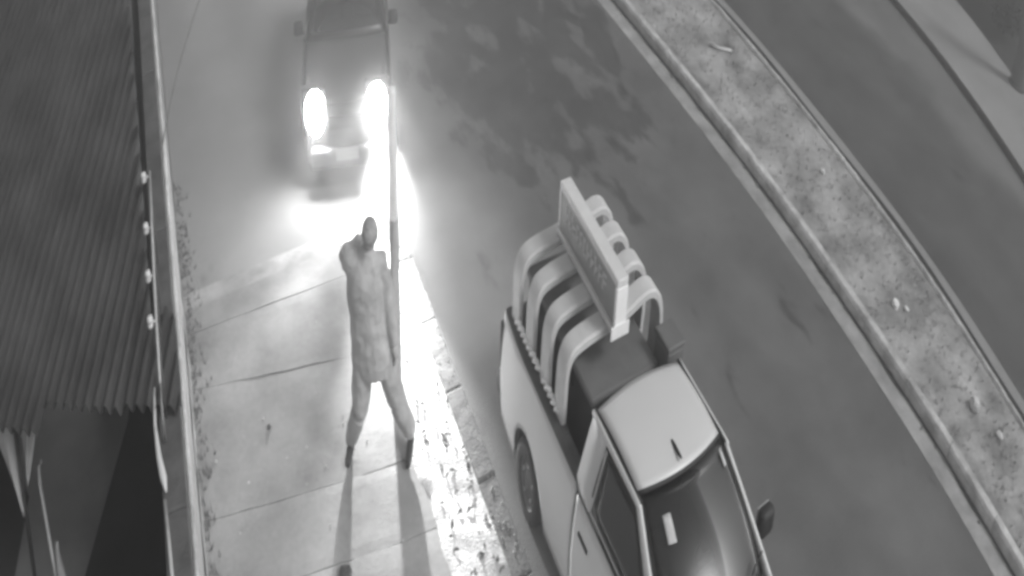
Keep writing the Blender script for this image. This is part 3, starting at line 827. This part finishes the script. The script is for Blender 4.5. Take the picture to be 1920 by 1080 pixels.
# local: X to the right of the street camera's view, Y away from it, Z up; each limb tapers, and a voxel remesh fuses the pieces into one surface
def loft(bm, rings, seg=16):
    vs_ = []
    for (x, y, z, rx, ry) in rings:
        vs_.append([bm.verts.new((x+rx*math.cos(2*math.pi*k/seg), y+ry*math.sin(2*math.pi*k/seg), z)) for k in range(seg)])
    for a, b in zip(vs_, vs_[1:]):
        for k in range(seg): bm.faces.new((a[k], a[(k+1) % seg], b[(k+1) % seg], b[k]))
    bm.faces.new(vs_[0]); bm.faces.new(vs_[-1])
def limb(bm, pts):
    P_ = [Vector(p[:3]) for p in pts]; r_ = [p[3] for p in pts]; q, rr = [], []
    for i in range(len(P_)-1):
        for j in range(4):
            t = j/4; q.append(P_[i].lerp(P_[i+1], t)); rr.append(r_[i]+(r_[i+1]-r_[i])*t)
    q.append(P_[-1]); rr.append(r_[-1]); add_tube(bm, q, rr, 12)
    for p, r in ((P_[0], r_[0]), (P_[-1], r_[-1])):
        bmesh.ops.create_uvsphere(bm, u_segments=12, v_segments=8, radius=r, matrix=Matrix.Translation(p))
def fused(name, bm, m, vox, it=4, folds=0.):
    o = from_bm(name, bm, m, person, True)
    rm = o.modifiers.new('fuse', 'REMESH'); rm.mode = 'VOXEL'; rm.voxel_size = vox; rm.use_smooth_shade = True
    sm_ = o.modifiers.new('soften', 'SMOOTH'); sm_.iterations = it; sm_.factor = .5
    if folds:
        tx = bpy.data.textures.new(name+'_folds', 'CLOUDS'); tx.noise_scale = .12
        dp = o.modifiers.new('folds', 'DISPLACE'); dp.texture = tx; dp.strength = folds; dp.mid_level = .5
    return o
SHL, ELL, WRL = (-.245, .00, 1.465), (-.35, .05, 1.43), (-.20, .18, 1.47)
SHR, ELR, WRR = (.115, .05, 1.44), (.185, .07, 1.16), (.265, .0, .93)
HPL, KNL, ANL = (-.13, 0, .78), (-.175, -.10, .44), (-.335, .0, .12)
HPR, KNR, ANR = (.13, .02, .78), (.30, .02, .43), (.44, .10, .17)
bm = bmesh.new()
loft(bm, [(-.03, 0, .78, .15, .11), (-.05, 0, .95, .155, .11), (-.07, 0, 1.10, .14, .10), (-.075, 0, 1.28, .165, .115), (-.06, 0, 1.42, .15, .09), (-.04, 0, 1.49, .07, .065), (-.02, -.005, 1.53, .055, .058)])
loft(bm, [(-.02, -.005, 1.50, .052, .056), (-.01, .015, 1.555, .055, .065), (-.005, .02, 1.59, .068, .085), (0, .015, 1.63, .078, .097), (.002, .01, 1.67, .080, .10), (.004, .005, 1.71, .066, .082), (.004, 0, 1.735, .035, .045)])
for a_, b_, c_ in ((SHL, ELL, WRL), (SHR, ELR, WRR)):
    limb(bm, [(*a_, .06), (*b_, .046), (*c_, .032)])
    A, B = Vector(b_), Vector(c_); d = (B-A).normalized(); sd = Vector((0, 1, 0)).cross(d).normalized(); fw = d.cross(sd)
    limb(bm, [(*(B), .032), (*(B+d*.05), .038), (*(B+d*.09), .034)])
    for k, (ln, sp) in enumerate(((.070, -.030), (.082, -.010), (.077, .010), (.060, .028))):
        p0 = B+d*.085+fw*sp; p1 = p0+d*ln*.5+sd*.006; p2 = p1+d*ln*.42+sd*.022; limb(bm, [(*p0, .010), (*p1, .0095), (*p2, .008)])
    p0 = B+d*.035-fw*.030; limb(bm, [(*p0, .013), (*(p0-fw*.028+d*.03), .011), (*(p0-fw*.034+d*.06), .009)])
for a_, b_, c_ in ((HPL, KNL, ANL), (HPR, KNR, ANR)): limb(bm, [(*a_, .085), (*b_, .058), (*c_, .04)])
# nose, brow and ears grow out of the same surface (the face is turned away from the street camera)
limb(bm, [(0, .105, 1.665, .011), (0, .128, 1.630, .016), (0, .108, 1.622, .012)])
for s in (-1, 1): limb(bm, [(s*.080, .01, 1.66, .014), (s*.088, .012, 1.635, .016), (s*.078, .006, 1.61, .010)])
body = fused('body', bm, 'skin', .009, 2)
bm = bmesh.new()          # loose jacket down over the hips
loft(bm, [(-.01, 0, .70, .27, .18), (-.02, 0, .80, .265, .18), (-.05, 0, .95, .235, .16), (-.07, 0, 1.10, .22, .155), (-.085, 0, 1.28, .235, .16), (-.085, 0, 1.39, .22, .14), (-.08, 0, 1.455, .175, .12), (-.055, 0, 1.50, .115, .095), (-.03, 0, 1.545, .078, .08), (-.02, 0, 1.565, .074, .078)])
for a_, b_, c_ in ((SHL, ELL, WRL), (SHR, ELR, WRR)):
    limb(bm, [((a_[0]-.07)/2*1.1, 0, 1.42, .10), (*a_, .088), (*b_, .076), (*c_, .056)])
fused('jacket', bm, 'jacket', .014, 4, .04)
bm = bmesh.new()
loft(bm, [(-.0, 0, .66, .19, .12), (-.01, 0, .80, .20, .14), (-.03, 0, .92, .17, .12)])
limb(bm, [(*HPL, .135), (-.15, -.06, .60, .125), (*KNL, .108), (-.26, -.055, .27, .094), (ANL[0], ANL[1], .11, .078)])
limb(bm, [(*HPR, .135), (.225, .02, .60, .125), (*KNR, .108), (.37, .06, .29, .094), (ANR[0]-.01, ANR[1], .18, .078)])
fused('trousers', bm, 'trousers', .014, 4, .035)
for (x, y, z, lift) in ((*ANL, 0.), (*ANR, .035)):
    bm = bmesh.new()
    limb(bm, [(x, y+.03, .055+lift*1.6, .048), (x-.005, y-.07, .050+lift*.6, .047), (x-.012, y-.17, .042, .040)])
    limb(bm, [(x, y+.01, .10+lift, .050), (x, y, .06+lift, .048)])
    for v in bm.verts: v.co.z = max(v.co.z, .004+lift*max(0, min(1, (v.co.y-y+.12)/.15)))
    fused('shoe', bm, 'shoe', .009, 3)
bm = bmesh.new(); bmesh.ops.create_icosphere(bm, subdivisions=3, radius=1.)
random.seed(2)
for v in bm.verts:
    n_ = v.co.normalized(); k = 1+random.uniform(-.03, .03)
    v.co = Vector((n_.x*.100*k+.002, n_.y*.118*k-.004, n_.z*.088*k+1.665))
bmesh.ops.delete(bm, geom=[v for v in bm.verts if v.co.z < 1.60 or (v.co.y > .055 and v.co.z < 1.705)], context='VERTS')
hr = from_bm('hair', bm, 'hair', person, True); sm_ = hr.modifiers.new('thickness', 'SOLIDIFY'); sm_.thickness = .012
for s in (-1, 1):
    bm = bmesh.new(); bmesh.ops.create_icosphere(bm, subdivisions=2, radius=.011); bmesh.ops.translate(bm, verts=bm.verts, vec=(s*.031, .098, 1.655)); from_bm('eye', bm, 'shoe', person, True)
bm = bmesh.new(); add_tube(bm, [(-.024, .095, 1.592), (0, .104, 1.590), (.024, .095, 1.592)], .006, 6); from_bm('mouth', bm, 'hair', person, True)

# ------------------------------------------------------------------ far utility pole and dark hedge
up_ = tag(empty('utility_pole', (22.12, 7.58, .11)), 'thick concrete utility pole on the far sidewalk', 'utility pole')
bm = bmesh.new(); lathe(bm, [(.001, -.05), (.24, -.05), (.24, 0), (.225, 2.), (.17, 9.), (.001, 9.)], 24, 'z'); from_bm('shaft', bm, 'utility', up_, True)
bm = bmesh.new(); lathe(bm, [(.001, 0.), (.30, 0.), (.28, .05), (.245, .07), (.001, .07)], 24, 'z'); from_bm('collar', bm, 'coping', up_, True)
random.seed(9)
def bush(x, y, r, h, label):
    b = tag(empty('bush', (x, y, 0)), label, 'bush', 'dark bushes beyond the far sidewalk')
    bm = bmesh.new()
    for _ in range(900):
        d = Vector((random.gauss(0, 1), random.gauss(0, 1), random.gauss(0, 1))).normalized()*random.uniform(.55, 1.)**.6
        p = Vector((d.x*r*(1+.2*math.sin(5*d.y)), d.y*r, h*.55+d.z*h*.5))
        a = Vector((random.gauss(0, 1), random.gauss(0, 1), random.gauss(0, 1))).normalized(); c_ = a.orthogonal().normalized(); e = .07
        bm.faces.new([bm.verts.new(p+a*e*1.6), bm.verts.new(p+c_*e*.6), bm.verts.new(p-a*e*1.2), bm.verts.new(p-c_*e*.6)])
    f = from_bm('foliage', bm, 'leaf_dark', b)
    bm = bmesh.new()
    for k in range(5): add_tube(bm, [(0, 0, 0), (math.cos(k*1.3)*r*.3, math.sin(k*1.3)*r*.3, h*.4), (math.cos(k*1.3)*r*.6, math.sin(k*1.3)*r*.6, h*.8)], [.04, .03, .01], 5)
    from_bm('stem', bm, 'black', b)
for x, y in ((25.6, 11.2), (25.0, 9.5), (26.9, 10.2)):
    bush(x, y, random.uniform(.9, 1.2), random.uniform(1.0, 1.5), 'dark leafy bush growing beyond the far sidewalk')

# ------------------------------------------------------------------ litter, stones, weeds
def lump(name, p, r, m, label, cat, grp=None, flat=.6, seed=0):
    random.seed(seed); bm = bmesh.new(); bmesh.ops.create_icosphere(bm, subdivisions=2, radius=r)
    for v in bm.verts:
        v.co *= random.uniform(.7, 1.2); v.co.z *= flat
    o = from_bm(name, bm, m); o.location = (p[0], p[1], p[2]); return tag(o, label, cat, grp)
def zs(x, y, k=.02): return (x, y, soil_z(x, y)+k)
lump('paper_scrap', zs(10.87, 5.10), .085, 'paper', 'largest crumpled white paper scrap on the median soil', 'paper', seed=1)
lump('paper_scrap', zs(11.04, 4.95), .05, 'paper', 'smaller white paper scrap beside the largest one on the median', 'paper', seed=2, flat=.4)
lump('paper_scrap', zs(11.65, 7.61), .05, 'paper', 'tiny white paper scrap by the far kerb of the median', 'paper', seed=5)
lump('stone', zs(10.81, 3.25, .03), .10, 'stone', 'rounded pale stone lying on the median soil', 'stone', seed=3, flat=.8)
lump('stone', zs(10.85, 2.75, .02), .07, 'stone', 'small flat pale stone near the rounded one on the median', 'stone', seed=4, flat=.4)
tag(tube('stick', [zs(11.45, 11.05, .03), zs(11.6, 10.9, .03), zs(11.9, 10.75, .02)], .022, 'stone', seg=6), 'pale bent stick lying on the median soil', 'stick')
lump('stone', (.78, 7.80, SW+.01), .028, 'coping', 'dark pebble on the sidewalk slab near the wall', 'stone', seed=6)
lump('rubble', (1.35, 6.03, SW+.02), .09, 'coping', 'dark clod on the broken slab by the joint', 'rubble', seed=9, flat=.5)

def scatter(name, n, area, shape, m, label, cat, seed, zf):
    random.seed(seed); bm = bmesh.new()
    for _ in range(n):
        x, y = area()
        shape(bm, Vector((x, y, zf(x, y))))
    o = from_bm(name, bm, m); return tag(o, label, cat, None, 'stuff')
def leaf_shape(bm, p):
    a = random.uniform(0, 6.28); L = random.uniform(.02, .055); d = Vector((math.cos(a), math.sin(a), random.uniform(-.2, .5))); s = Vector((-math.sin(a), math.cos(a), random.uniform(-.3, .3)))*.4
    v = [bm.verts.new(p+q) for q in (d*L, s*L+Vector((0, 0, .012)), -d*L, -s*L+Vector((0, 0, .012)))]; bm.faces.new(v)
def pebble_shape(bm, p):
    r = random.uniform(.006, .020); c_ = []
    for k in range(5):
        a = k*1.257+random.uniform(-.3, .3); c_.append(bm.verts.new(p+Vector((math.cos(a)*r, math.sin(a)*r, 0))))
    t = bm.verts.new(p+Vector((0, 0, r*.8)))
    for k in range(5): bm.faces.new((c_[k], c_[(k+1) % 5], t))
def blade_shape(bm, p):
    for _ in range(5):
        a = random.uniform(0, 6.28); h = random.uniform(.025, .08); l_ = Vector((math.cos(a), math.sin(a), 0))
        q = p+l_*random.uniform(0, .02); s = Vector((-l_.y, l_.x, 0))*.005
        bm.faces.new([bm.verts.new(q-s), bm.verts.new(q+s), bm.verts.new(q+l_*h*.7+Vector((0, 0, h)))])
def verge_area():
    while True:
        y = random.uniform(4.6, 9.2)
        if random.random() < (9.6-y)/5: return random.uniform(2.62, 3.13), y
def wall_foot():
    y = random.uniform(5.2, 12.5); return -.22+abs(random.gauss(0, .10)), y
def slab_area():
    return random.uniform(-.1, 2.4), random.choice((random.uniform(5.6, 9.2), random.gauss(6.9, .35)))
def kerb_top():
    return random.uniform(3.17, 3.38), random.uniform(4.6, 9.2)
def median_area():
    y = random.uniform(.3, 15); return random.uniform(xo(y)+.58, xf(y)-.12), y
def gutter_area():
    y = random.uniform(1, 14); return xo(y)+.33+random.gauss(0, .03), y
scatter('leaf_litter', 120, verge_area, leaf_shape, 'dead_leaf', 'scattered dry leaves on the pale verge by the kerb', 'leaves', 31, lambda x, y: SW+.016)
scatter('gravel', 110, kerb_top, pebble_shape, 'pebble', 'grit and crumbs along the top of the kerb', 'gravel', 32, lambda x, y: SW+.012)
scatter('gravel', 30, slab_area, pebble_shape, 'stone', 'sparse grit and crumbs on the sidewalk slabs', 'gravel', 37, lambda x, y: SW)
scatter('weeds', 260, wall_foot, blade_shape, 'weed', 'low weeds growing along the foot of the wall', 'weeds', 33, lambda x, y: SW-.004 if y < 9.3 else max(0, SW-.13*(y-9.3)))
scatter('dry_grass', 1100, median_area, blade_shape, 'grass', 'patchy dry grass on the median strip', 'grass', 34, lambda x, y: soil_z(x, y)-.004)
scatter('gravel', 260, median_area, pebble_shape, 'pebble', 'loose grit spread over the median soil', 'gravel', 35, lambda x, y: soil_z(x, y))
scatter('leaf_litter', 70, gutter_area, leaf_shape, 'dead_leaf', 'dark leaf line lying in the median gutter', 'leaves', 36, lambda x, y: .012)

# ------------------------------------------------------------------ even haze, added for the halo round the headlights
hz = box('haze', (-60, -30, -1.2), (120, 120, 11.), None, None, 0)
hm = bpy.data.materials.new('haze'); hm.use_nodes = True; hn = hm.node_tree; hn.nodes.clear()
ho = hn.nodes.new('ShaderNodeOutputMaterial'); pv = hn.nodes.new('ShaderNodeVolumePrincipled')
pv.inputs['Color'].default_value = (.9, .9, .9, 1); pv.inputs['Density'].default_value = .019; pv.inputs['Anisotropy'].default_value = .55
hn.links.new(pv.outputs[0], ho.inputs['Volume']); hz.data.materials.append(hm); tag(hz, kind='stuff')

# dust raised in front of the car, lit by its headlights
bm = bmesh.new(); bmesh.ops.create_icosphere(bm, subdivisions=3, radius=1.)
du = from_bm('dust_cloud', bm, None); du.location = (3.05, 9.75, .75); du.scale = (1.25, 1.5, .72)
dm_ = bpy.data.materials.new('dust'); dm_.use_nodes = True; n, l = dm_.node_tree.nodes, dm_.node_tree.links; n.clear()
o_ = n.new('ShaderNodeOutputMaterial'); pv = n.new('ShaderNodeVolumePrincipled'); pv.inputs['Color'].default_value = (.95, .95, .95, 1); pv.inputs['Anisotropy'].default_value = .4
tc = n.new('ShaderNodeTexCoord'); vl = n.new('ShaderNodeVectorMath'); vl.operation = 'LENGTH'; l.new(tc.outputs['Object'], vl.inputs[0])
ns = n.new('ShaderNodeTexNoise'); ns.inputs['Scale'].default_value = 2.2; ns.inputs['Detail'].default_value = 2; l.new(tc.outputs['Object'], ns.inputs['Vector'])
fo_ = smooth(n, l, vl.outputs['Value'], .25, 1., 1., 0.); nn_ = smooth(n, l, ns.outputs['Fac'], .38, .68, .1, 1.)
l.new(math_node(n, l, 'MULTIPLY', math_node(n, l, 'MULTIPLY', fo_, nn_), .22), pv.inputs['Density']); l.new(pv.outputs[0], o_.inputs['Volume'])
du.data.materials.append(dm_); tag(du, 'pale dust hanging in the headlight beams before the car', 'dust', None, 'stuff')
